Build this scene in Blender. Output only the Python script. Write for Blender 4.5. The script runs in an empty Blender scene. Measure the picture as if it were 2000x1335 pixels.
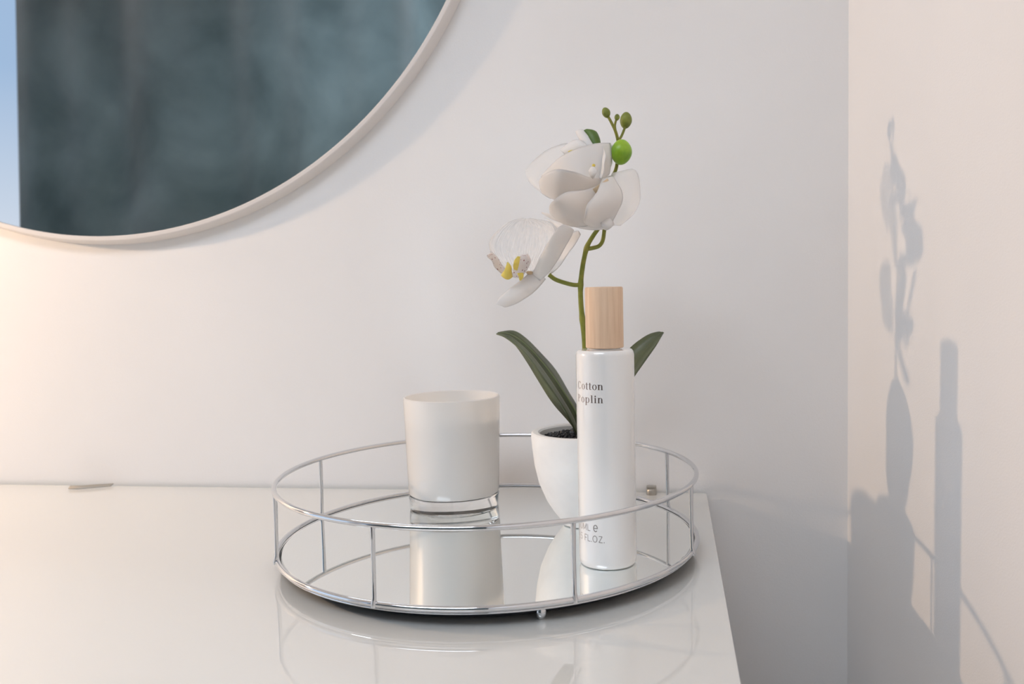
import bpy, bmesh, math, random
from mathutils import Vector, Matrix
random.seed(7)
PI = math.pi
S = bpy.context.scene
COL = S.collection

# ------------------------------------------------------------------ camera
F_PX, PX, PY, PITCH, YAW, ROLL = 1671.84, 1088.06, 662.93, -.06215, .13081, -.01911
CAM = Vector((0, 0, .18885))
_r0 = Vector((math.cos(YAW), math.sin(YAW), 0)); _f0 = Vector((-math.sin(YAW), math.cos(YAW), 0))
FWD = _f0 * math.cos(PITCH) + Vector((0, 0, 1)) * math.sin(PITCH)
_up = -_f0 * math.sin(PITCH) + Vector((0, 0, 1)) * math.cos(PITCH)
RIGHT = _r0 * math.cos(ROLL) + _up * math.sin(ROLL)
UP = _up * math.cos(ROLL) - _r0 * math.sin(ROLL)
cd = bpy.data.cameras.new('camera'); cam = bpy.data.objects.new('camera', cd); COL.objects.link(cam)
M = Matrix.Identity(4)
for i in range(3):
    M[i][0] = RIGHT[i]; M[i][1] = UP[i]; M[i][2] = -FWD[i]; M[i][3] = CAM[i]
cam.matrix_world = M
cd.sensor_width = 36; cd.lens = 36 * F_PX / 2000
cd.shift_x = -(PX - 1000) / 2000; cd.shift_y = (PY - 667.5) / 2000
cd.clip_start = .01; cd.clip_end = 100
S.camera = cam
cd.dof.use_dof = True; cd.dof.focus_distance = .575; cd.dof.aperture_fstop = 11

# ------------------------------------------------------------------ light
w = bpy.data.worlds.new('sky'); S.world = w; w.use_nodes = True
bg = w.node_tree.nodes['Background']
nt = w.node_tree
tc = nt.nodes.new('ShaderNodeTexCoord'); sx = nt.nodes.new('ShaderNodeSeparateXYZ'); rp = nt.nodes.new('ShaderNodeValToRGB')
nt.links.new(tc.outputs['Generated'], sx.inputs[0]); nt.links.new(sx.outputs['Z'], rp.inputs[0]); nt.links.new(rp.outputs[0], bg.inputs[0])
rp.color_ramp.elements[0].position = 0; rp.color_ramp.elements[0].color = (.80, .84, .92, 1)
rp.color_ramp.elements[1].position = .22; rp.color_ramp.elements[1].color = (.40, .55, .78, 1)
bg.inputs[1].default_value = 1.0
def area(name, loc, d, sx_, sy_, power, color):
    l = bpy.data.lights.new(name, 'AREA'); l.shape = 'RECTANGLE'; l.size = sx_; l.size_y = sy_; l.energy = power; l.color = color
    o = bpy.data.objects.new(name, l); COL.objects.link(o); o.location = loc
    o.rotation_euler = Vector(d).to_track_quat('-Z', 'Y').to_euler()
area('window_daylight', (-3.12, -.35, .75), (1, .05, -.02), 1.6, 1.7, 3.5, (.74, .86, 1))
area('ceiling_fill_light', (-.7, -.75, 1.62), (0, 0, -1), 1.2, .8, 23, (.84, .905, 1))  # unseen soft fill, added to brighten the back wall from the front
S.view_settings.view_transform = 'Standard'; S.view_settings.look = 'None'
S.view_settings.exposure = -.06; S.view_settings.gamma = 1; S.view_settings.use_curve_mapping = False
S.cycles.use_denoising = True
S.cycles.max_bounces = 12; S.cycles.diffuse_bounces = 6; S.cycles.glossy_bounces = 6; S.cycles.transmission_bounces = 10; S.cycles.transparent_max_bounces = 12
S.cycles.sample_clamp_indirect = 6
S.cycles.blur_glossy = .1

# ------------------------------------------------------------------ helpers
def at(x, y, Y):                                  # point on the sight line of a measured spot, at distance Y in the room
    d = FWD + RIGHT * ((x - PX) / F_PX) - UP * ((y - PY) / F_PX)
    return CAM + d * (Y / d.y)

def mat(name, color=(.8, .8, .8), rough=.5, metal=0, **kw):
    m = bpy.data.materials.new(name); m.use_nodes = True
    b = m.node_tree.nodes['Principled BSDF']
    b.inputs['Base Color'].default_value = (*color, 1); b.inputs['Roughness'].default_value = rough; b.inputs['Metallic'].default_value = metal
    for k, v in kw.items(): b.inputs[k.replace('_', ' ')].default_value = v
    return m
def noise_color(m, c1, c2, scale=5, detail=4, stretch=(1, 1, 1), lo=.35, hi=.65, bump=0, bscale=None, distort=0):
    n = m.node_tree; b = n.nodes['Principled BSDF']
    t = n.nodes.new('ShaderNodeTexCoord'); mp = n.nodes.new('ShaderNodeMapping'); mp.inputs['Scale'].default_value = stretch
    tx = n.nodes.new('ShaderNodeTexNoise'); tx.inputs['Scale'].default_value = scale; tx.inputs['Detail'].default_value = detail; tx.inputs['Distortion'].default_value = distort
    r = n.nodes.new('ShaderNodeValToRGB'); r.color_ramp.elements[0].position = lo; r.color_ramp.elements[1].position = hi
    r.color_ramp.elements[0].color = (*c1, 1); r.color_ramp.elements[1].color = (*c2, 1)
    n.links.new(t.outputs['Object'], mp.inputs[0]); n.links.new(mp.outputs[0], tx.inputs['Vector'])
    n.links.new(tx.outputs[0], r.inputs[0]); n.links.new(r.outputs[0], b.inputs['Base Color'])
    if bump:
        tb = n.nodes.new('ShaderNodeTexNoise'); tb.inputs['Scale'].default_value = bscale or scale; tb.inputs['Detail'].default_value = 6
        bp = n.nodes.new('ShaderNodeBump'); bp.inputs['Strength'].default_value = bump; bp.inputs['Distance'].default_value = .001
        n.links.new(mp.outputs[0], tb.inputs['Vector']); n.links.new(tb.outputs[0], bp.inputs['Height']); n.links.new(bp.outputs[0], b.inputs['Normal'])
    return m
def thin_mat(name, color, alpha=1.0, trans=.4, veins=False, spots=False, rough=.45):
    m = bpy.data.materials.new(name); m.use_nodes = True; n = m.node_tree; n.nodes.clear()
    out = n.nodes.new('ShaderNodeOutputMaterial'); d = n.nodes.new('ShaderNodeBsdfDiffuse'); t = n.nodes.new('ShaderNodeBsdfTranslucent')
    g = n.nodes.new('ShaderNodeBsdfGlossy'); g.inputs['Roughness'].default_value = rough
    mx = n.nodes.new('ShaderNodeMixShader'); mx.inputs[0].default_value = trans
    n.links.new(d.outputs[0], mx.inputs[1]); n.links.new(t.outputs[0], mx.inputs[2])
    fr = n.nodes.new('ShaderNodeFresnel'); fr.inputs[0].default_value = 1.25
    m2 = n.nodes.new('ShaderNodeMixShader'); n.links.new(fr.outputs[0], m2.inputs[0]); n.links.new(mx.outputs[0], m2.inputs[1]); n.links.new(g.outputs[0], m2.inputs[2])
    last = m2
    uv = n.nodes.new('ShaderNodeUVMap')
    col = None
    if spots:
        v = n.nodes.new('ShaderNodeTexVoronoi'); v.inputs['Scale'].default_value = 9
        r = n.nodes.new('ShaderNodeValToRGB'); r.color_ramp.elements[0].position = .19; r.color_ramp.elements[1].position = .25
        r.color_ramp.elements[0].color = (.25, .03, .05, 1); r.color_ramp.elements[1].color = (*color, 1)
        n.links.new(uv.outputs[0], v.inputs['Vector']); n.links.new(v.outputs['Distance'], r.inputs[0]); col = r.outputs[0]
    if col:
        n.links.new(col, d.inputs[0]); n.links.new(col, t.inputs[0])
    else:
        d.inputs[0].default_value = (*color, 1); t.inputs[0].default_value = (*color, 1)
    if alpha < 1:
        tr = n.nodes.new('ShaderNodeBsdfTransparent'); m3 = n.nodes.new('ShaderNodeMixShader')
        n.links.new(tr.outputs[0], m3.inputs[1]); n.links.new(last.outputs[0], m3.inputs[2]); m3.inputs[0].default_value = alpha
        if veins:
            wv = n.nodes.new('ShaderNodeTexNoise'); wv.inputs['Scale'].default_value = 1
            mp = n.nodes.new('ShaderNodeMapping'); mp.inputs['Scale'].default_value = (34, 2.2, 1)
            wv.inputs['Detail'].default_value = 3
            r = n.nodes.new('ShaderNodeMapRange'); r.inputs['From Min'].default_value = .42; r.inputs['From Max'].default_value = .66
            r.inputs['To Min'].default_value = alpha; r.inputs['To Max'].default_value = .8
            n.links.new(uv.outputs[0], mp.inputs[0]); n.links.new(mp.outputs[0], wv.inputs['Vector']); n.links.new(wv.outputs[0], r.inputs[0]); n.links.new(r.outputs[0], m3.inputs[0])
        last = m3
    n.links.new(last.outputs[0], out.inputs[0])
    return m

def mesh_obj(name, verts, faces, m, parent=None, smooth=False, uvs=None):
    me = bpy.data.meshes.new(name); me.from_pydata([tuple(v) for v in verts], [], faces); me.update()
    if uvs is not None:
        ul = me.uv_layers.new(name='UVMap')
        for lp in me.loops: ul.data[lp.index].uv = uvs[lp.vertex_index]
    if smooth:
        for p in me.polygons: p.use_smooth = True
    me.materials.append(m)
    o = bpy.data.objects.new(name, me); COL.objects.link(o)
    if parent: o.parent = parent
    return o
def bm_obj(name, bm, m, parent=None, smooth=False):
    bmesh.ops.recalc_face_normals(bm, faces=bm.faces)
    me = bpy.data.meshes.new(name); bm.to_mesh(me); bm.free()
    if smooth:
        for p in me.polygons: p.use_smooth = True
    me.materials.append(m)
    o = bpy.data.objects.new(name, me); COL.objects.link(o)
    if parent: o.parent = parent
    return o
def thing(name, label, cat, loc=(0, 0, 0), group=None):
    o = bpy.data.objects.new(name, None); COL.objects.link(o); o.location = loc; o.empty_display_size = .02
    o['label'] = label; o['category'] = cat
    if group: o['group'] = group
    return o
def rel(parent, *objs):                            # children are modelled in world space: put them in their thing's frame
    bpy.context.view_layer.update()
    inv = Matrix.Translation(-Vector(parent.location))
    for o in objs: o.data.transform(inv)
def box(bm, lo, hi, bev=0):
    r = bmesh.ops.create_cube(bm, size=1); vs = r['verts']
    for v in vs: v.co = Vector([lo[i] + (v.co[i] + .5) * (hi[i] - lo[i]) for i in range(3)])
    if bev:
        es = list({e for v in vs for e in v.link_edges})
        bmesh.ops.bevel(bm, geom=es, offset=bev, segments=3, affect='EDGES', profile=.5)
def box_obj(name, lo, hi, m, parent=None, bev=0):
    bm = bmesh.new(); box(bm, lo, hi, bev); return bm_obj(name, bm, m, parent)
def lathe(name, prof, c, m, parent=None, n=96, closed=False):
    vs, fs = [], []
    k = len(prof)
    for i in range(n):
        a = 2 * PI * i / n
        for r, z in prof: vs.append((c[0] + r * math.cos(a), c[1] + r * math.sin(a), z))
    for i in range(n):
        j = (i + 1) % n
        for q in range(k if closed else k - 1):
            q2 = (q + 1) % k
            fs.append((i * k + q, j * k + q, j * k + q2, i * k + q2))
    bm = bmesh.new(); me = bpy.data.meshes.new('t'); me.from_pydata(vs, [], fs); bm.from_mesh(me)
    bmesh.ops.remove_doubles(bm, verts=bm.verts, dist=1e-6)
    bmesh.ops.dissolve_degenerate(bm, edges=bm.edges, dist=1e-7)
    o = bm_obj(name, bm, m, parent, True)
    bpy.data.meshes.remove(me)
    sharp(o); return o
def sharp(o, ang=35):
    bm = bmesh.new(); bm.from_mesh(o.data)
    for e in bm.edges:
        if len(e.link_faces) == 2 and e.calc_face_angle(0) > math.radians(ang): e.smooth = False
    bm.to_mesh(o.data); bm.free()
def tube(name, pts, rad, m, parent=None, n=10, cyclic=False, caps=True):
    pts = [Vector(p) for p in pts]; N = len(pts); rads = rad if isinstance(rad, (list, tuple)) else [rad] * N
    vs, fs = [], []
    ref = None
    for i, p in enumerate(pts):
        a = pts[(i - 1) % N] if (cyclic or i) else p; b = pts[(i + 1) % N] if (cyclic or i < N - 1) else p
        t = (b - a).normalized()
        if ref is None: ref = Vector((0, 0, 1)) if abs(t.z) < .9 else Vector((1, 0, 0))
        u = (ref - t * ref.dot(t)).normalized(); ref = u; v = t.cross(u)
        for k in range(n):
            an = 2 * PI * k / n; vs.append(p + (u * math.cos(an) + v * math.sin(an)) * rads[i])
    for i in range(N if cyclic else N - 1):
        j = (i + 1) % N
        for k in range(n):
            k2 = (k + 1) % n; fs.append((i * n + k, i * n + k2, j * n + k2, j * n + k))
    if caps and not cyclic: fs += [tuple(range(n)), tuple(reversed(range((N - 1) * n, N * n)))]
    o = mesh_obj(name, vs, fs, m, parent, True); sharp(o, 50); return o
def crom(P, t):                                    # Catmull-Rom through list of tuples, t in 0..len-1
    n = len(P); i = min(int(t), n - 2); f = t - i
    p0 = P[max(i - 1, 0)]; p1 = P[i]; p2 = P[i + 1]; p3 = P[min(i + 2, n - 1)]
    return tuple(.5 * (2 * b + (c - a) * f + (2 * a - 5 * b + 4 * c - d) * f * f + (3 * b - a - 3 * c + d) * f ** 3) for a, b, c, d in zip(p0, p1, p2, p3))
def smooth_path(P, k=6):
    return [Vector(crom(P, i / k)) for i in range((len(P) - 1) * k + 1)]
def sheet(name, rows, m, parent, bulge=0, thick=.0004, nu=12, nv=18, ruffle=0, crease=0):
    """rows of (left point, right point) in 3-D -> a curved thin blade with real thickness"""
    R = [tuple(a) + tuple(b) for a, b in rows]
    vs, uvs, fs = [], [], []
    ph = random.random() * 6
    for j in range(nv + 1):
        c = crom(R, (len(R) - 1) * j / nv); a = Vector(c[:3]); b = Vector(c[3:])
        c2 = crom(R, (len(R) - 1) * min(j + .5, nv) / nv); c1 = crom(R, (len(R) - 1) * max(j - .5, 0) / nv)
        t = (Vector(c2[:3]) + Vector(c2[3:]) - Vector(c1[:3]) - Vector(c1[3:]))
        nrm = (b - a).cross(t)
        nrm = nrm.normalized() if nrm.length > 1e-12 else Vector((0, -1, 0))
        if nrm.y > 0: nrm = -nrm
        wd = (b - a).length
        for i in range(nu + 1):
            s = i / nu; p = a.lerp(b, s)
            p += nrm * (bulge * wd * (1 - (2 * s - 1) ** 2) + ruffle * wd * math.sin(ph + j * .7 + s * 4) * abs(2 * s - 1) ** 2 - crease * wd * max(0, 1 - abs(2 * s - 1) * 3.5))
            vs.append(p); uvs.append((s, j / nv))
    for j in range(nv):
        for i in range(nu):
            k = j * (nu + 1) + i; fs.append((k, k + 1, k + nu + 2, k + nu + 1))
    # back side
    n0 = len(vs)
    me = bpy.data.meshes.new('t'); me.from_pydata([tuple(v) for v in vs], [], fs); me.update()
    nr = [v.normal.copy() for v in me.vertices]; bpy.data.meshes.remove(me)
    vs += [v - nn * thick for v, nn in zip(list(vs), nr)]; uvs += uvs[:]
    fs += [tuple(n0 + q for q in reversed(f)) for f in fs[:]]
    ring = [i for i in range(nu)] + [j * (nu + 1) + nu for j in range(nv)] + [nv * (nu + 1) + i for i in range(nu, 0, -1)] + [j * (nu + 1) for j in range(nv, 0, -1)]
    for q in range(len(ring)):
        a, b = ring[q], ring[(q + 1) % len(ring)]; fs.append((b, a, n0 + a, n0 + b))
    o = mesh_obj(name, vs, fs, m, parent, True, uvs); return o
def ellipsoid(name, c, r, axis, m, parent, seg=20, ribs=0, rings=14):
    q = Vector((0, 0, 1)).rotation_difference(Vector(axis).normalized()); vs, fs = [], []
    for j in range(rings + 1):
        th = PI * j / rings
        for i in range(seg):
            a = 2 * PI * i / seg; k = 1 + ribs * math.cos(a * 3)
            vs.append(Vector(c) + q @ Vector((r[0] * math.sin(th) * math.cos(a) * k, r[0] * math.sin(th) * math.sin(a) * k, -r[1] * math.cos(th) * (1 + .12 * math.cos(th) * math.cos(th)))))
    for j in range(rings):
        for i in range(seg):
            i2 = (i + 1) % seg; fs.append((j * seg + i, j * seg + i2, (j + 1) * seg + i2, (j + 1) * seg + i))
    bm = bmesh.new(); me = bpy.data.meshes.new('t'); me.from_pydata([tuple(v) for v in vs], [], fs); bm.from_mesh(me); bpy.data.meshes.remove(me)
    bmesh.ops.remove_doubles(bm, verts=bm.verts, dist=1e-6)
    return bm_obj(name, bm, m, parent, True)
def structure(o): o['kind'] = 'structure'; return o

# ------------------------------------------------------------------ materials
WALL = noise_color(mat('wall_paint', rough=.75), (.80, .795, .795), (.835, .83, .83), 3, 3, bump=.12, bscale=900)
CEIL = mat('ceiling_paint', (.84, .84, .84), .8)
FLOOR = noise_color(mat('pale_oak_floor', rough=.5), (.20, .14, .10), (.30, .22, .15), 6, 5, (1, 12, 1))
CHROME = mat('chrome', (.70, .71, .73), .05, 1)
MIRROR = mat('mirror_glass', (.93, .95, .95), .0, 1)
TRAYMIRROR = mat('tray_mirror_glass', (.92, .945, .935), .01, 1)
DARK = mat('dark_backing', (.012, .016, .02), .5)
GLASSTOP = mat('white_backed_glass', (.655, .665, .648), .35, 0, Coat_Weight=1.0, Coat_Roughness=.015, Coat_IOR=2.0, IOR=1.3)
GLASSEDGE = mat('green_glass_edge', (.23, .38, .34), .15)
LACQ = mat('white_lacquer', (.75, .74, .72), .35)
FRAME = mat('off_white_frame', (.72, .69, .67), .4)
CURTAIN = noise_color(mat('teal_velvet', rough=.85, Sheen_Weight=.3), (.022, .046, .053), (.100, .145, .158), 2.9, 6, (1, 1, .9), .34, .72, distort=.35)
CERAMIC = noise_color(mat('matte_white_ceramic', rough=.6), (.78, .765, .745), (.84, .83, .81), 40, 3, bump=.1, bscale=300)
GRIT = mat('black_grit', (.012, .012, .014), .35)
STEM = noise_color(mat('stem_green', rough=.5), (.145, .165, .012), (.24, .235, .035), 120, 3)
LEAF = noise_color(mat('leaf_green', rough=.42), (.055, .068, .035), (.095, .115, .055), 30, 4, bump=.25, bscale=220)
RIBM = mat('leaf_midrib', (.16, .2, .09), .45)
BUDM = noise_color(mat('bud_olive', rough=.5), (.12, .15, .02), (.22, .26, .04), 160, 3)
BUDLIME = noise_color(mat('bud_lime', rough=.35, Subsurface_Weight=.1, Subsurface_Scale=.004), (.16, .34, .01), (.30, .50, .03), 90, 3)
PETAL = thin_mat('petal_white', (.94, .92, .90), 1, .42)
PETALB = thin_mat('petal_bright', (.95, .945, .94), 1, .35)
PETALV = thin_mat('petal_sheer_veined', (.95, .95, .95), .42, .45, veins=True)
PETALS = thin_mat('petal_sheer', (.95, .95, .95), .42, .45)
THROAT = thin_mat('petal_throat_cream', (.85, .70, .50), 1, .35)
YELLOW = thin_mat('lip_yellow', (.90, .76, .20), 1, .3)
SPOTTED = thin_mat('lip_spotted', (.94, .90, .89), 1, .4, spots=True)
WOOD = noise_color(mat('pale_beech', rough=.55), (.62, .43, .29), (.74, .55, .39), 60, 5, (7, 7, .35), .3, .7, bump=.15, bscale=400)
BOTTLEM = mat('white_gloss_glass', (.80, .80, .79), .25, 0, Coat_Weight=1.0, Coat_Roughness=.03, Coat_IOR=1.5)
PRINT = mat('silver_foil_print', (.30, .24, .22), .3, .7)
FINEPRINT = mat('silver_fine_print', (.36, .34, .33), .35, .5)
OPAL = bpy.data.materials.new('opal_white_glass'); OPAL.use_nodes = True
_n = OPAL.node_tree; _b = _n.nodes['Principled BSDF']; _b.inputs['Base Color'].default_value = (.90, .885, .865, 1); _b.inputs['Roughness'].default_value = .3
_b.inputs['Coat Weight'].default_value = 1; _b.inputs['Coat Roughness'].default_value = .03
_t = _n.nodes.new('ShaderNodeBsdfTranslucent'); _t.inputs[0].default_value = (.93, .92, .90, 1)
_m = _n.nodes.new('ShaderNodeMixShader'); _m.inputs[0].default_value = .38
_n.links.new(_b.outputs[0], _m.inputs[1]); _n.links.new(_t.outputs[0], _m.inputs[2]); _n.links.new(_m.outputs[0], _n.nodes['Material Output'].inputs[0])
CLEAR = mat('clear_glass', (.97, .98, .97), .0, 0, Transmission_Weight=1.0, IOR=1.5)
WAX = mat('cream_wax', (.84, .82, .78), .5, 0, Subsurface_Weight=.1, Subsurface_Scale=.01)
CLIPM = mat('grey_metal_clip', (.42, .40, .36), .35, .6)

# ------------------------------------------------------------------ room
TZ = -.0025                                            # height of the glass table top
WY, WX, K, REAR, LEFTX, ZF, ZC = .7873, .1575, .041, -1.6, -3.2, -.76, 1.66
def quad(name, pts, m): return structure(mesh_obj(name, pts, [(0, 1, 2, 3)], m))
def slab(name, lo, hi, m): return structure(box_obj(name, lo, hi, m))
xr = WX + K * (WY - REAR)
slab('wall_back', (LEFTX - .1, WY, ZF - .1), (WX + .02, WY + .1, ZC + .1), WALL)
# right wall: meets the back wall in the corner and opens out a little towards the room
p0 = Vector((WX, WY + .1, 0)); p1 = Vector((xr, REAR, 0))
p0 = Vector((WX - K * .1, WY + .1, 0))
nrm = Vector((1, K, 0)).normalized() * .1
structure(mesh_obj('wall_right', [(p.x, p.y, z) for z in (ZF - .1, ZC + .1) for p in (p0, p1, p1 + nrm, p0 + nrm)],
    [(0, 1, 5, 4), (1, 2, 6, 5), (2, 3, 7, 6), (3, 0, 4, 7), (3, 2, 1, 0), (4, 5, 6, 7)], WALL))
slab('floor', (LEFTX - .1, REAR - .1, ZF - .1), (xr + .1, WY + .1, ZF), FLOOR)
slab('ceiling', (LEFTX - .1, REAR - .1, ZC), (xr + .1, WY + .1, ZC + .1), CEIL)
def wall_with_hole(name, axis, pos, t, a0, a1, h0, h1):          # a wall slab of four blocks round a window opening
    bm = bmesh.new()
    def blk(u0, u1, z0, z1):
        if u1 - u0 < 1e-4 or z1 - z0 < 1e-4: return
        if axis == 'x': box(bm, (pos - t, u0, z0), (pos, u1, z1))
        else: box(bm, (u0, pos - t, z0), (u1, pos, z1))
    U0, U1 = (REAR, WY) if axis == 'x' else (LEFTX, xr)
    blk(U0, a0, ZF, ZC); blk(a1, U1, ZF, ZC); blk(a0, a1, ZF, h0); blk(a0, a1, h1, ZC)
    return structure(bm_obj(name, bm, WALL))
wall_with_hole('wall_left', 'x', LEFTX, .1, -1.25, .62, -.15, 1.62)
wall_with_hole('wall_rear', 'y', REAR, .1, -3.15, -2.2, -.5, 1.6)
WF = mat('window_frame_white', (.8, .8, .8), .4)
def window(name, axis, pos, a0, a1, h0, h1):
    bm = bmesh.new(); f = .045
    for (u0, u1, z0, z1) in ((a0, a0 + f, h0, h1), (a1 - f, a1, h0, h1), (a0 + f, a1 - f, h0, h0 + f), (a0 + f, a1 - f, h1 - f, h1)):
        if axis == 'x': box(bm, (pos - .08, u0, z0), (pos - .02, u1, z1))
        else: box(bm, (u0, pos - .08, z0), (u1, pos - .02, z1))
    return structure(bm_obj(name, bm, WF))
window('window_1', 'x', LEFTX, -1.25, .62, -.15, 1.62)
window('window_2', 'y', REAR, -3.15, -2.2, -.5, 1.6)

# teal velvet curtain in front of the rear wall (seen in the round mirror)
ct = thing('velvet_curtain', 'teal mottled velvet curtain seen reflected in the round wall mirror', 'curtain', (-.7, REAR + .12, ZF + .02))
vs, fs, uv = [], [], []
nx, nz = 300, 2
CX0, CX1 = -2.43, .45
for s_ in (0, 1):
    for i in range(nx + 1):
        x = CX0 + (CX1 - CX0) * i / nx
        d = .012 * math.sin(x * 13) + .010 * math.sin(x * 29 + 1) + (.028 * max(0, math.sin(x * 6.3 + .6)) ** 8)
        for z in (ZF + .02, ZC - .06): vs.append((x - .008 - (.085 * max(0, 1 - i / 60)) * (ZC - z) / 2, REAR + .12 + d - s_ * .004, z))
N1 = (nx + 1) * 2
for i in range(nx):
    a = i * 2; fs.append((a, a + 2, a + 3, a + 1)); fs.append((N1 + a + 1, N1 + a + 3, N1 + a + 2, N1 + a))
    fs.append((a + 1, a + 3, N1 + a + 3, N1 + a + 1)); fs.append((a + 2, a, N1 + a, N1 + a + 2))
fs += [(0, 1, N1 + 1, N1), (nx * 2 + 1, nx * 2, N1 + nx * 2, N1 + nx * 2 + 1)]
cl = mesh_obj('curtain_cloth', vs, fs, CURTAIN, ct, True)
rd = tube('curtain_rod', [(CX0 - .05, REAR + .13, ZC - .045), (CX1 + .05, REAR + .13, ZC - .045)], .012, CHROME, ct)
rel(ct, cl, rd)

# ------------------------------------------------------------------ dressing table with glass top
TX, TY, TX0, TY0 = .0321, .7840, -1.42, .30
tb = thing('dressing_table', 'white dressing table with a pale glass top against the wall, under the tray', 'table', (-.6, .54, ZF))
parts = [box_obj('table_body', (TX0 + .004, TY0 + .02, ZF), (TX - .004, TY, TZ - .022), LACQ, tb, .001),
         box_obj('table_board', (TX0 + .001, TY0 + .001, TZ - .0215), (TX - .0015, TY, TZ - .0045), LACQ, tb, .0008)]
g = bmesh.new(); box(g, (TX0, TY0, TZ - .004), (TX, TY, TZ), .0003)
glass = bm_obj('glass_top', g, GLASSTOP, tb); glass.data.materials.append(GLASSEDGE)
for p in glass.data.polygons:
    if abs(p.normal.z) < .5: p.material_index = 1
glass['label'] = 'white backed glass sheet with a green edge'
parts.append(glass)
for k in range(3):
    for c_ in range(2):
        x0 = TX0 + .01 + c_ * .715; z0 = ZF + .05 + k * .225
        dr = box_obj('drawer', (x0, TY0 + .003, z0), (x0 + .70, TY0 + .0195, z0 + .215), LACQ, tb, .002)
        kn = lathe('drawer_knob', [(0, 0), (.006, 0), (.006, .012), (.012, .016), (.012, .022), (0, .024)], (0, 0), CHROME, dr, 24)
        kn.data.transform(Matrix.Translation((x0 + .3, TY0 + .003, z0 + .11)) @ Matrix.Rotation(PI / 2, 4, 'X'))
        parts += [dr, kn]
rel(tb, *parts)
# two glass clips at the back edge
c1 = thing('glass_clip', 'thin bent grey clip at the back table edge, far left of the tray', 'clip', (-.5735, .772, TZ))
o = sheet('clip_blade', [((-0.5912, 0.7660, TZ + .0006), (-0.5907, 0.7685, TZ + .0030)), ((-0.5796, 0.7665, TZ + .0006), (-0.5785, 0.7700, TZ + .0030)), ((-0.5674, 0.7721, TZ + .0007), (-0.5664, 0.7761, TZ + .0028)), ((-0.5552, 0.7792, TZ + .0007), (-0.5542, 0.7827, TZ + .0022))], CLIPM, c1, thick=.0008, nu=4)
rel(c1, o)
c2 = thing('glass_clip', 'small round metal clip at the back table edge, behind the tray right side', 'clip', (-.0179, .776, TZ))
o = lathe('clip_body', [(0, TZ), (.0046, TZ), (.0046, TZ + .004), (.0038, TZ + .0052), (0, TZ + .0055)], (-.0179, .7766), CLIPM, c2, 32)
o2 = box_obj('clip_plate', (-.0225, .7766, TZ + .0001), (-.0134, .7837, TZ + .0072), CLIPM, c2, .001)
rel(c2, o, o2)

# ------------------------------------------------------------------ round wall mirror
MX, MZ, MR = -.542, .6394, .3934
mr = thing('wall_mirror', 'large round wall mirror with a thin off-white frame, reflecting a teal curtain', 'mirror', (MX, WY, MZ))
def lathe_y(name, prof, m, n=256, closed=True):       # profile (radius, distance from wall)
    vs, fs = [], []; k = len(prof)
    for i in range(n):
        a = 2 * PI * i / n
        for r, d in prof: vs.append((r * math.cos(a), -d, r * math.sin(a)))
    for i in range(n):
        j = (i + 1) % n
        for q in range(k if closed else k - 1):
            q2 = (q + 1) % k; fs.append((i * k + q, j * k + q, j * k + q2, i * k + q2))
    bm = bmesh.new(); me = bpy.data.meshes.new('t'); me.from_pydata(vs, [], fs); bm.from_mesh(me); bpy.data.meshes.remove(me)
    bmesh.ops.remove_doubles(bm, verts=bm.verts, dist=1e-6); bmesh.ops.dissolve_degenerate(bm, edges=bm.edges, dist=1e-7)
    o = bm_obj(name, bm, m, mr, True); sharp(o); return o
DEP = .013
lathe_y('frame', [(MR, .004), (MR, DEP - .0007), (MR + .0007, DEP), (MR + .0040, DEP), (MR + .0048, DEP - .0006), (MR + .0078, .0005), (MR, .0005)], FRAME)
gm = lathe_y('mirror_pane', [(0, .005), (MR - .0002, .005), (MR - .0002, DEP - .0022), (0, DEP - .0022)], MIRROR, closed=False)
for p in gm.data.polygons: p.use_smooth = False

# ------------------------------------------------------------------ tray
TC = (-.1321, .6084); TR = .15; ZL, ZU = .009, .0551; PH = .14094
tr = thing('mirrored_tray', 'round mirrored tray with a chrome wire rail, on the glass table top', 'tray', (TC[0], TC[1], TZ))
def circ(r, z, n=160): return [(TC[0] + r * math.sin(2 * PI * i / n), TC[1] - r * math.cos(2 * PI * i / n), z) for i in range(n)]
P = []
P.append(tube('top_ring', circ(TR, ZU), .0018, CHROME, tr, 12, True))
P.append(tube('bottom_ring', circ(TR, ZL), .0018, CHROME, tr, 12, True))
P.append(tube('base_lip', circ(TR - .0012, ZL - .0030, 160), .0007, CHROME, tr, 8, True))
for k in range(8):
    a = -PI / 8 + PH + k * PI / 4
    x, y = TC[0] + TR * math.sin(a), TC[1] - TR * math.cos(a)
    ox, oy = .0018 * math.sin(a), -.0018 * math.cos(a)
    P.append(tube('post', [(x + ox * .6, y + oy * .6, ZL - .0016), (x + ox * .6, y + oy * .6, ZL), (x + ox * .15, y + oy * .15, ZL + .004), (x, y, (ZL + ZU) / 2), (x, y, ZU - .0006)],
                  [.0016, .0018, .00135, .00135, .0016], CHROME, tr, 12))
P.append(lathe('mirror_plate', [(0, ZL - .0005), (TR - .0034, ZL - .0005), (TR - .0026, ZL - .0012), (TR - .0026, ZL - .0022), (0, ZL - .0022)], TC, TRAYMIRROR, tr, 160))
P.append(lathe('under_shade_disc', [(0, ZL - .0034), (.1390, ZL - .0034), (.1375, ZL - .0095), (0, ZL - .0095)], TC, DARK, tr, 160))  # dark disc added below the base plate to deepen the shade under the tray
P.append(lathe('base_plate', [(0, ZL - .0022), (TR - .0014, ZL - .0022), (TR - .0014, ZL - .0034), (0, ZL - .0034)], TC, DARK, tr, 160))
fa = math.atan2(-.0725 - TC[0], TC[1] - .4715)
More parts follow.
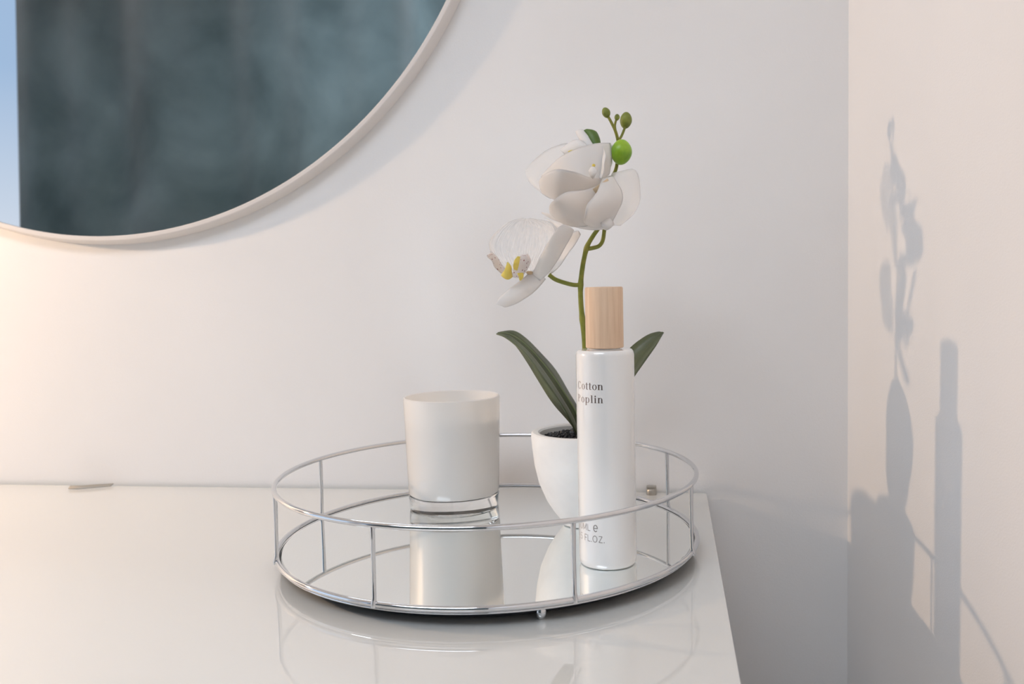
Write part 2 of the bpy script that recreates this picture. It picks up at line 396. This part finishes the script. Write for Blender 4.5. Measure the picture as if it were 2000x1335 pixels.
for k in range(3):
    a = fa + k * 2 * PI / 3; r = .1425
    P.append(lathe('foot', [(0, TZ), (.0010, TZ + .0002), (.0022, TZ + .0009), (.0030, TZ + .0022), (.0033, TZ + .0038), (.0031, TZ + .0054), (.0025, TZ + .0066), (.0025, .0056), (0, .0056)], (TC[0] + r * math.sin(a), TC[1] - r * math.cos(a)), CHROME, tr, 24))
rel(tr, *P)
ZT = ZL - .0005                                        # top of the mirror plate

# ------------------------------------------------------------------ candle
CC = (-.1790, .686)
cn = thing('candle', 'white candle in an opal glass jar with a clear base, left on the tray', 'candle', (CC[0], CC[1], ZT))
zb = ZT
o1 = lathe('glass_base', [(0, zb + .0003), (.0352, zb + .0003), (.0362, zb + .0009), (.0366, zb + .0025), (.0372, zb + .0105), (.0368, zb + .0114), (.0358, zb + .0118), (0, zb + .0118)], CC, CLEAR, cn, 96, True)
o1['label'] = 'thick clear glass base'
o2 = lathe('jar', [(0, zb + .0119), (.0350, zb + .0119), (.0366, zb + .0123), (.0373, zb + .0135), (.0378, zb + .030), (.0390, zb + .070), (.0397, zb + .0898), (.03935, zb + .0914), (.0385, zb + .0919), (.0378, zb + .0912), (.0376, zb + .0895), (.0366, zb + .050), (.0352, zb + .018), (.032, zb + .0140), (0, zb + .0134)], CC, OPAL, cn, 96)
o3 = lathe('wax', [(0, zb + .0136), (.0315, zb + .0142), (.0350, zb + .0182), (.0363, zb + .050), (.0370, zb + .0735), (.0355, zb + .0722), (.010, zb + .0712), (0, zb + .0715)], CC, WAX, cn, 96)
o4 = tube('wick', [(CC[0], CC[1], zb + .071), (CC[0], CC[1], zb + .078), (CC[0] + .0006, CC[1], zb + .081)], .0007, mat('cotton_wick', (.75, .72, .66), .8), cn, 8)
rel(cn, o1, o2, o3, o4)

# ------------------------------------------------------------------ pillow spray bottle
BC = (-.0414, .5490); zb = ZT
bt = thing('spray_bottle', 'tall white bottle with a pale wooden cap and foil lettering, front right on the tray', 'bottle', (BC[0], BC[1], ZT))
RB = .0188
o1 = lathe('bottle_body', [(0, zb + .0012), (.0155, zb + .0002), (.0176, zb + .0006), (.0186, zb + .0022), (RB, zb + .005), (RB, zb + .1362), (.0183, zb + .1384), (.0172, zb + .1394), (.0110, zb + .1396), (.0110, zb + .1398), (0, zb + .1400)], BC, BOTTLEM, bt, 96)
o2 = lathe('neck', [(0, zb + .1396), (.0100, zb + .1396), (.0100, zb + .1420), (0, zb + .1420)], BC, LACQ, bt, 48)
o3 = lathe('cap', [(0, zb + .1405), (.0118, zb + .1405), (.0122, zb + .1410), (.0122, zb + .1785), (.0117, zb + .1794), (0, zb + .1796)], BC, WOOD, bt, 64)
o3['label'] = 'pale wooden cap'
rel(bt, o1, o2, o3)
# lettering wrapped round the bottle; glyphs are drawn as filled strokes
def arcpts(cx, cy, rx, ry, a0, a1, n=14): return [(cx + rx * math.cos(math.radians(a0 + (a1 - a0) * i / n)), cy + ry * math.sin(math.radians(a0 + (a1 - a0) * i / n))) for i in range(n + 1)]
def ringpoly(cx, cy, rx, ry, tx_, ty_, a0=0, a1=360):
    o = arcpts(cx, cy, rx, ry, a0, a1, 20); i = arcpts(cx, cy, rx - tx_, ry - ty_, a0, a1, 20)
    return [[o[k], o[k + 1], i[k + 1], i[k]] for k in range(20)]
def rect(x0, y0, x1, y1): return [[(x0, y0), (x1, y0), (x1, y1), (x0, y1)]]
SER = {   # high-contrast serif: (advance, polygons), x-height 1
 'C': (1.35, ringpoly(.66, .72, .60, .74, .24, .07, 40, 320) + rect(1.08, .95, 1.14, 1.40)),
 'P': (1.25, rect(.16, 0, .42, 1.42) + rect(.02, 0, .58, .06) + rect(.02, 1.36, .42, 1.42) + ringpoly(.42, 1.03, .62, .39, .24, .06, -90, 90)),
 'o': (1.06, ringpoly(.5, .5, .46, .52, .22, .06)),
 't': (.68, rect(.16, .12, .40, 1.28) + rect(.0, .92, .62, .99) + ringpoly(.40, .2, .24, .22, .1, .09, 180, 330)),
 'n': (1.22, rect(.10, 0, .36, 1.0) + rect(.0, 0, .46, .06) + rect(.0, .94, .30, 1.0) + ringpoly(.58, .72, .34, .28, .22, .07, 0, 160) + rect(.70, 0, .94, .74) + rect(.60, 0, 1.06, .06)),
 'p': (1.16, rect(.10, -.46, .36, 1.0) + rect(.0, -.46, .50, -.40) + rect(.0, .94, .30, 1.0) + ringpoly(.58, .5, .44, .52, .22, .06)),
 'l': (.62, rect(.14, 0, .40, 1.45) + rect(.02, 0, .54, .06) + rect(.02, 1.39, .34, 1.45)),
 'i': (.62, rect(.14, 0, .40, 1.0) + rect(.02, 0, .54, .06) + rect(.02, .94, .34, 1.0) + ringpoly(.27, 1.28, .15, .15, .14, .14)),
}
T = .11
def line(x0, y0, x1, y1, t=T):
    d = Vector((x1 - x0, y1 - y0)).normalized(); n = Vector((-d.y, d.x)) * t / 2
    return [[(x0 + n.x, y0 + n.y), (x0 - n.x, y0 - n.y), (x1 - n.x, y1 - n.y), (x1 + n.x, y1 + n.y)]]
SAN = {
 '1': (.55, line(.3, 0, .3, 1) + line(.3, .95, .1, .8)),
 '0': (.8, ringpoly(.38, .5, .33, .52, T, T)),
 '3': (.75, ringpoly(.33, .74, .27, .27, T, T, -90, 150) + ringpoly(.33, .27, .30, .29, T, T, -150, 90)),
 '5': (.75, line(.12, .95, .6, .95) + line(.14, .95, .12, .55) + ringpoly(.32, .31, .31, .32, T, T, -150, 130)),
 'M': (1.0, line(.1, 0, .1, 1) + line(.1, 1, .45, .15) + line(.45, .15, .8, 1) + line(.8, 0, .8, 1)),
 'L': (.65, line(.1, 0, .1, 1) + line(.05, .05, .58, .05)),
 'F': (.65, line(.1, 0, .1, 1) + line(.05, .95, .58, .95) + line(.1, .5, .5, .5)),
 'O': (.98, ringpoly(.44, .5, .40, .52, T, T)),
 'Z': (.75, line(.08, .95, .62, .95) + line(.6, .93, .1, .07) + line(.08, .05, .66, .05)),
 '.': (.28, rect(.06, 0, .2, .13)),
 'e': (.95, ringpoly(.42, .52, .38, .55, T * 1.4, T * 1.4, 0, 315) + line(.1, .52, .76, .52, T * 1.3)),
 ' ': (.4, []),
}
def wrap_text(name, text, glyphs, size, ang_end, z, m, sp=.0, R=RB + .00003):
    adv = [(glyphs[c][0] + sp) * size for c in text]; total = sum(adv)
    vs, fs = [], []; u = -total
    for c, a in zip(text, adv):
        for poly in glyphs[c][1]:
            # slice wide polygons so that they follow the curve
            xs = [p[0] for p in poly]
            n = max(1, int((max(xs) - min(xs)) / .25))
            if n > 1 and len(poly) == 4:
                A, B, C_, D = [Vector(q) for q in poly]; pieces = []
                if abs(B.x - A.x) > abs(D.x - A.x):
                    for k in range(n): pieces.append([A.lerp(B, k / n), A.lerp(B, (k + 1) / n), D.lerp(C_, (k + 1) / n), D.lerp(C_, k / n)])
                else:
                    for k in range(n): pieces.append([A.lerp(D, k / n), B.lerp(C_, k / n), B.lerp(C_, (k + 1) / n), A.lerp(D, (k + 1) / n)])
            else: pieces = [[Vector(q) for q in poly]]
            for pc in pieces:
                b0 = len(vs)
                for q in pc:
                    an = ang_end + (u + q.x * size) / R          # angle from the direction to the room front
                    vs.append((R * math.sin(an), -R * math.cos(an), z + q.y * size))
                fs.append(tuple(range(b0, b0 + len(pc))))
        u += a
    bm = bmesh.new(); me = bpy.data.meshes.new('t'); me.from_pydata(vs, [], fs); bm.from_mesh(me); bpy.data.meshes.remove(me)
    for f in bm.faces:
        f.normal_update(); c = f.calc_center_median()
        if f.normal.x * c.x + f.normal.y * c.y < 0: f.normal_flip()
    me = bpy.data.meshes.new(name); bm.to_mesh(me); bm.free(); me.materials.append(m)
    o = bpy.data.objects.new(name, me); COL.objects.link(o); o.parent = bt; return o
# direction from the bottle to the camera is a little to the right of -Y
af = math.atan2(CAM.x - BC[0], BC[1] - CAM.y)
wrap_text('name_lettering', 'Cotton', SER, .00335, af + math.radians(-2), .1152, PRINT, .06)
wrap_text('name_lettering', 'Poplin', SER, .00335, af + math.radians(-2), .1069, PRINT, .10)
wrap_text('volume_lettering', '100ML e', SAN, .0043, af + math.radians(-17), .0249, FINEPRINT)
wrap_text('volume_lettering', '3.5 FL.OZ.', SAN, .0043, af + math.radians(-5), .0181, FINEPRINT)

# ------------------------------------------------------------------ potted orchid
PC = (-.0660, .638); zb = ZT
pl = thing('potted_orchid', 'white orchid with two dark leaves in a white tapered pot, standing behind the bottle', 'plant', (PC[0], PC[1], ZT))
Q = []
pot = lathe('pot', [(0, zb + .001), (.0135, zb + .0001), (.0155, zb + .0008), (.0185, zb + .0055), (.0225, zb + .0105), (.0278, zb + .0190), (.0335, zb + .0325), (.0366, zb + .0460), (.0382, zb + .0600), (.0388, zb + .0685), (.0386, zb + .0705), (.0376, zb + .0715), (.0335, zb + .0712), (.0322, zb + .0700), (.0318, zb + .0670), (.0312, zb + .050), (0, zb + .046)], PC, CERAMIC, pl, 96)
Q.append(pot)
# black grit: crushed stones heaped in the pot, one "stuff" part
bm = bmesh.new()
for i in range(1500):
    r = .0310 * math.sqrt(random.random()); a = random.random() * 2 * PI
    h = zb + .0655 + .0035 * (1 - (r / .031) ** 2) + random.uniform(-.0012, .0012)
    s = random.uniform(.0006, .0013)
    mt = Matrix.Translation((PC[0] + r * math.cos(a), PC[1] + r * math.sin(a), h)) @ Matrix.Rotation(random.random() * 6, 4, (random.random() - .5, random.random() - .5, random.random() + .01)) @ Matrix.Diagonal((s * random.uniform(.7, 1.4), s * random.uniform(.7, 1.3), s, 1))
    bmesh.ops.create_icosphere(bm, subdivisions=1, radius=1, matrix=mt)
gt = bm_obj('grit', bm, GRIT, pl); gt['kind'] = 'stuff'; Q.append(gt)
soil = lathe('soil', [(0, zb + .0640), (.0314, zb + .0640), (.0312, zb + .0505), (0, zb + .050)], PC, GRIT, pl, 48); Q.append(soil)

SY = .636
def px(*pts): return [tuple(at(x, y, Y)) for x, y, Y in pts]
# main stem
stem_pts = px((1146, 855, SY), (1144, 760, SY), (1142, 672, SY), (1138, 630, SY), (1134.5, 590, SY), (1134, 556, SY), (1138, 520, SY), (1144, 490, SY - .001), (1149, 476, SY - .002), (1160, 458, SY - .002), (1170, 442, SY), (1178, 410, SY + .004), (1187, 370, SY + .008), (1195, 348, SY + .010), (1203, 330, SY + .010), (1206, 312, SY + .012))
sp = smooth_path(stem_pts, 6)
rr = [.00215 - .0009 * i / (len(sp) - 1) for i in range(len(sp))]
for (x, y) in ((1134, 556), (1146, 484), (1138, 622)):           # nodes
    c = at(x, y, SY)
    for i, p in enumerate(sp):
        d = (p - c).length
        rr[i] += .00045 * max(0, 1 - d / .005)
stem = tube('stem', sp, rr, STEM, pl, 12); Q.append(stem)
def branch(pts, r0, r1):
    p = smooth_path(px(*pts), 6); o = tube('branch', p, [r0 + (r1 - r0) * i / (len(p) - 1) for i in range(len(p))], STEM, stem, 10); Q.append(o); return o
branch([(1134, 556, SY), (1120, 556, SY - .002), (1100, 551, SY - .003), (1084, 545, SY - .004), (1072, 536, SY - .005)], .0016, .0016)
branch([(1147, 486, SY), (1158, 484, SY - .003), (1170, 480, SY - .005), (1177, 470, SY - .006), (1180, 452, SY - .007), (1180, 442, SY - .008)], .0016, .0014)
branch([(1205, 316, SY + .012), (1209, 296, SY + .014), (1207, 275, SY + .012), (1202, 256, SY + .010), (1195, 241, SY + .010), (1188, 228, SY + .010)], .0014, .0010)
branch([(1202, 254, SY + .010), (1201, 244, SY + .009), (1204, 232, SY + .008)], .0009, .0008)
branch([(1207, 275, SY + .012), (1213, 267, SY + .014), (1219, 253, SY + .016), (1222, 242, SY + .017)], .0010, .0009)
def bud(x, y, Y, rw, rl, ax, m, ribs=.05):
    o = ellipsoid('bud', at(x, y, Y), (rw, rl), ax, m, pl, ribs=ribs); Q.append(o); return o
bud(1183.5, 220, SY + .010, .0031, .0036, (-.35, 0, 1), BUDM)
bud(1205, 229, SY + .008, .0020, .0022, (.1, 0, 1), BUDM)
bud(1222, 235, SY + .018, .0045, .0056, (.12, 0, 1), BUDM)
b = bud(1213, 297, SY + .006, .0079, .0084, (.1, 0, 1), BUDLIME, .03); b['label'] = 'largest bud, bright lime green'

# flowers: each is a column (mesh) that carries its petals
def flower(x, y, Y, ax):
    o = ellipsoid('flower', at(x, y, Y), (.0016, .0030), ax, THROAT, pl, 12, 0, 8); Q.append(o); return o
def petal(fl, rows, m=PETAL, bulge=.09, name='petal', ruffle=.03, label=None, **kw):
    rows = [tuple((p[0], p[1], SY + (p[2] - SY) * (.9 if p[2] > SY else 2.1)) for p in r_) for r_ in rows]
    o = sheet(name, [(at(*a), at(*b_)) for a, b_ in rows], m, fl, bulge, ruffle=ruffle, **kw); Q.append(o)
    if label: o['label'] = label
    return o
Y = SY
# lower left flower, turned to the left
fA = flower(1036, 533, Y - .002, (-1, -.3, .2))
petal(fA, [((1022, 531, Y + .004), (1045, 527, Y + .004)), ((985, 521, Y + .014), (1062, 505, Y + .006)), ((963, 500, Y + .024), (1081, 482, Y + .008)), ((957, 476, Y + .030), (1090, 459, Y + .010)), ((969, 450, Y + .032), (1085, 440, Y + .012)), ((993, 433, Y + .030), (1062, 430, Y + .016)), ((1022, 426, Y + .026), (1034, 426, Y + .022))], PETALV, -.10, label='sheer rounded petal with white veins')
petal(fA, [((1038, 538, Y), (1055, 548, Y - .002)), ((1055, 502, Y - .010), (1072, 532, Y - .006)), ((1072, 470, Y - .015), (1092, 505, Y - .010)), ((1087, 448, Y - .017), (1106, 478, Y - .012)), ((1099, 439, Y - .017), (1117, 460, Y - .014)), ((1112, 441, Y - .016), (1121, 449, Y - .015))], PETAL, .08)
petal(fA, [((1058, 505, Y + .002), (1072, 538, Y)), ((1085, 480, Y - .002), (1087, 526, Y - .003)), ((1105, 462, Y - .004), (1105, 502, Y - .006)), ((1120, 452, Y - .006), (1121, 480, Y - .008)), ((1130, 450, Y - .008), (1134, 457, Y - .009))], PETAL, .06)
petal(fA, [((1062, 424, Y + .006), (1066, 426, Y + .006)), ((1078, 427, Y + .004), (1080, 437, Y + .002)), ((1090, 431, Y), (1090, 448, Y - .002)), ((1098, 430, Y - .004), (1096, 452, Y - .006)), ((1102, 436, Y - .008), (1100, 448, Y - .008))], PETALB, .25)
petal(fA, [((1036, 531, Y), (1066, 545, Y)), ((1014, 550, Y - .004), (1051, 562, Y - .002)), ((990, 568, Y - .008), (1031, 579, Y - .005)), ((974, 583, Y - .012), (1006, 593, Y - .008)), ((968, 594, Y - .013), (985, 600, Y - .011))], PETALB, .15)
petal(fA, [((984, 540, Y - .006), (996, 533, Y)), ((967, 521, Y - .010), (981, 520, Y - .002)), ((957, 506, Y - .014), (972, 507, Y - .004)), ((951, 498, Y - .016), (958, 490, Y - .010))], SPOTTED, .15, 'lip', label='white lip lobe with dark red spots')
petal(fA, [((1000, 541, Y - .004), (1024, 533, Y)), ((1002, 527, Y - .010), (1034, 517, Y - .002)), ((1008, 508, Y - .012), (1036, 503, Y - .004)), ((1018, 497, Y - .010), (1030, 494, Y - .006))], SPOTTED, .2, 'lip', label='white lip lobe with dark red spots')
petal(fA, [((978, 537, Y - .010), (1002, 540, Y - .008)), ((983, 530, Y - .012), (1000, 530, Y - .010)), ((988, 520, Y - .012), (999, 522, Y - .010)), ((990, 512, Y - .010), (994, 513, Y - .010))], YELLOW, .35, 'lip', label='yellow lip crest')
petal(fA, [((1003, 526, Y - .014), (1010, 528, Y - .012)), ((1003, 513, Y - .016), (1011, 514, Y - .012)), ((1010, 500, Y - .014), (1015, 500, Y - .012))], YELLOW, .3, 'lip', label='yellow lip crest')
petal(fA, [((1010, 533, Y - .012), (1021, 533, Y - .010)), ((1013, 540, Y - .012), (1020, 540, Y - .010)), ((1015, 546, Y - .010), (1018, 546, Y - .010))], YELLOW, .4, 'lip', label='yellow lip tip')
# upper flower
fB = flower(1160, 324, Y - .004, (-.4, -1, .2))
petal(fB, [((1150, 298, Y + .010), (1150, 330, Y + .010)), ((1110, 279, Y + .022), (1112, 362, Y + .014)), ((1072, 293, Y + .030), (1080, 388, Y + .018)), ((1043, 312, Y + .034), (1054, 374, Y + .024)), ((1027, 334, Y + .034), (1033, 354, Y + .030))], PETALS, .10, label='sheer petal, pale and see-through')
petal(fB, [((1094, 292, Y + .012), (1106, 304, Y + .010)), ((1108, 280, Y + .012), (1126, 304, Y + .006)), ((1128, 272, Y + .010), (1142, 296, Y + .004)), ((1143, 280, Y + .006), (1150, 288, Y + .004))], PETALB, .2)
petal(fB, [((1193, 279, Y + .006), (1190, 340, Y)), ((1165, 281, Y), (1168, 356, Y - .004)), ((1130, 288, Y - .002), (1135, 352, Y - .006)), ((1098, 305, Y - .002), (1104, 337, Y - .004)), ((1073, 327, Y + .002), (1080, 336, Y)), ((1058, 343, Y + .006), (1060, 347, Y + .006))], PETAL, .07)
petal(fB, [((1182, 346, Y - .002), (1176, 362, Y - .002)), ((1152, 346, Y - .010), (1150, 374, Y - .006)), ((1122, 334, Y - .016), (1122, 380, Y - .008)), ((1092, 331, Y - .018), (1096, 389, Y - .008)), ((1066, 338, Y - .014), (1076, 388, Y - .006)), ((1053, 354, Y - .008), (1059, 376, Y - .004))], PETAL, .07)
petal(fB, [((1176, 280, Y + .004), (1195, 281, Y + .010)), ((1181, 300, Y - .006), (1196, 306, Y + .008)), ((1181, 325, Y - .008), (1190, 330, Y + .004)), ((1174, 350, Y - .006), (1178, 352, Y))], PETALB, -.2)
petal(fB, [((1124, 257, Y + .016), (1138, 253, Y + .014)), ((1131, 270, Y + .013), (1149, 267, Y + .010)), ((1142, 286, Y + .010), (1160, 286, Y + .006))], PETALB, .2)
petal(fB, [((1139, 256, Y + .015), (1150, 253, Y + .015)), ((1145, 263, Y + .012), (1163, 257, Y + .016)), ((1150, 272, Y + .010), (1170, 268, Y + .014)), ((1156, 288, Y + .008), (1173, 286, Y + .012))], mat('sepal_green', (.085, .16, .025), .45), .3, 'sepal', label='dark green sepal')
petal(fB, [((1154, 327, Y - .010), (1160, 326, Y - .010)), ((1150, 335, Y - .011), (1166, 334, Y - .011)), ((1153, 342, Y - .011), (1162, 342, Y - .011)), ((1157, 348, Y - .010), (1159, 348, Y - .010))], PETAL, .15, 'lip')
o = ellipsoid('pollen_cap', at(1159.5, 323, Y - .012), (.0013, .0015), (0, -1, 0), YELLOW, fB, 12, 0, 8); Q.append(o)
o = ellipsoid('pollen_cap', at(1118, 296, Y + .002), (.0013, .0030), (1, 0, 0), YELLOW, fB, 12, 0, 8); Q.append(o)
# lower right flower
fC = flower(1176, 372, Y - .006, (0, -1, .2))
petal(fC, [((1196, 338, Y + .006), (1214, 336, Y + .008)), ((1190, 352, Y + .002), (1238, 331, Y + .014)), ((1188, 375, Y), (1250, 358, Y + .020)), ((1188, 400, Y), (1250, 388, Y + .020)), ((1190, 424, Y), (1236, 418, Y + .014)), ((1192, 440, Y), (1212, 440, Y + .008))], PETALS, .10, label='sheer petal on the right')
petal(fC, [((1058, 414, Y - .004), (1057, 416, Y - .004)), ((1082, 419, Y - .008), (1084, 431, Y - .006)), ((1108, 424, Y - .010), (1112, 440, Y - .008)), ((1142, 428, Y - .008), (1150, 449, Y - .008)), ((1172, 430, Y - .006), (1184, 447, Y - .006)), ((1196, 428, Y - .002), (1200, 440, Y - .002))], PETAL, .07)
petal(fC, [((1170, 362, Y - .004), (1180, 374, Y - .006)), ((1141, 371, Y - .014), (1166, 408, Y - .008)), ((1110, 375, Y - .020), (1152, 438, Y - .010)), ((1086, 385, Y - .022), (1126, 444, Y - .010)), ((1073, 402, Y - .018), (1099, 434, Y - .010)), ((1074, 414, Y - .012), (1084, 424, Y - .010))], PETAL, .07)
petal(fC, [((1176, 350, Y - .006), (1196, 343, Y - .004)), ((1166, 374, Y - .016), (1211, 366, Y - .006)), ((1150, 397, Y - .022), (1214, 392, Y - .008)), ((1141, 418, Y - .022), (1206, 418, Y - .008)), ((1141, 434, Y - .018), (1188, 437, Y - .008)), ((1152, 442, Y - .012), (1170, 443, Y - .010))], PETAL, .07)
petal(fC, [((1146, 376, Y - .008), (1156, 392, Y - .006)), ((1160, 367, Y - .010), (1172, 382, Y - .008)), ((1176, 356, Y - .010), (1184, 366, Y - .009)), ((1186, 348, Y - .008), (1189, 352, Y - .008))], THROAT, .15, 'lip', label='cream throat')
petal(fC, [((1172, 428, Y - .012), (1194, 430, Y - .010)), ((1174, 438, Y - .014), (1196, 440, Y - .012)), ((1180, 447, Y - .012), (1188, 447, Y - .012))], PETALB, .3, 'lip')

# leaves
def leaf(rows, crease, rib):
    o = sheet('leaf', [(at(*a), at(*b_)) for a, b_ in rows], LEAF, pl, .0, .0009, 16, 28, 0, crease); Q.append(o)
    p = smooth_path(px(*rib), 6); k = tube('midrib', p, [.0006 * (1 - .6 * i / (len(p) - 1)) for i in range(len(p))], RIBM, o, 8); Q.append(k); return o
leaf([((1128, 852, Y - .004), (1144, 838, Y + .008)), ((1113, 818, Y - .018), (1132, 800, Y + .014)), ((1088, 776, Y - .026), (1112, 766, Y + .018)), ((1058, 733, Y - .026), (1086, 722, Y + .018)), ((1030, 694, Y - .020), (1056, 688, Y + .014)), ((1003, 669, Y - .012), (1028, 660, Y + .010)), ((984, 656, Y - .006), (1003, 645, Y + .006)), ((969, 651, Y - .001), (973, 648, Y + .001))],
     .22, [(1138, 842, Y - .006), (1126, 806, Y - .008), (1102, 766, Y - .010), (1075, 727, Y - .010), (1046, 692, Y - .008), (1018, 665, Y - .006), (995, 652, Y - .003), (975, 649.5, Y)])
leaf([((1150, 852, Y - .004), (1160, 838, Y + .008)), ((1180, 815, Y - .020), (1176, 790, Y + .016)), ((1211, 776, Y - .030), (1203, 740, Y + .020)), ((1238, 737, Y - .032), (1224, 698, Y + .022)), ((1262, 703, Y - .026), (1244, 671, Y + .018)), ((1281, 676, Y - .016), (1266, 655, Y + .012)), ((1291, 659, Y - .006), (1285, 649, Y + .004)), ((1296, 651, Y), (1294, 649, Y))],
     -.16, [(1156, 844, Y - .006), (1180, 800, Y - .006), (1208, 760, Y - .008), (1232, 722, Y - .008), (1254, 688, Y - .006), (1272, 667, Y - .004), (1292, 651, Y)])
rel(pl, *Q)


# small bare-bulb lamp at the far left end of the table: the warm low light that throws the crisp shadows
LP = Vector((-1.14, .582, .389))
tl = thing('table_lamp', 'slim brass lamp with a small bare warm bulb at the far left table end', 'lamp', (LP.x, LP.y, TZ))
BRASS = mat('brass', (.72, .52, .25), .25, 1)
pt = bpy.data.lights.new('lamp_glow', 'POINT'); pt.energy = 19; pt.color = (1, .68, .43); pt.shadow_soft_size = .0155
po = bpy.data.objects.new('lamp_glow', pt); COL.objects.link(po); po.location = LP
q = [lathe('lamp_base', [(0, TZ), (.055, TZ), (.056, TZ + .004), (.050, TZ + .010), (.012, TZ + .014), (.006, TZ + .020), (0, TZ + .020)], LP, BRASS, tl, 64),
     tube('lamp_pole', [(LP.x, LP.y, .018), (LP.x, LP.y, LP.z - .045)], .004, BRASS, tl, 16),
     lathe('bulb_holder', [(0, LP.z - .047), (.008, LP.z - .047), (.011, LP.z - .040), (.011, LP.z - .018), (.009, LP.z - .0155), (0, LP.z - .0155)], LP, BRASS, tl, 32)]
rel(tl, *q)
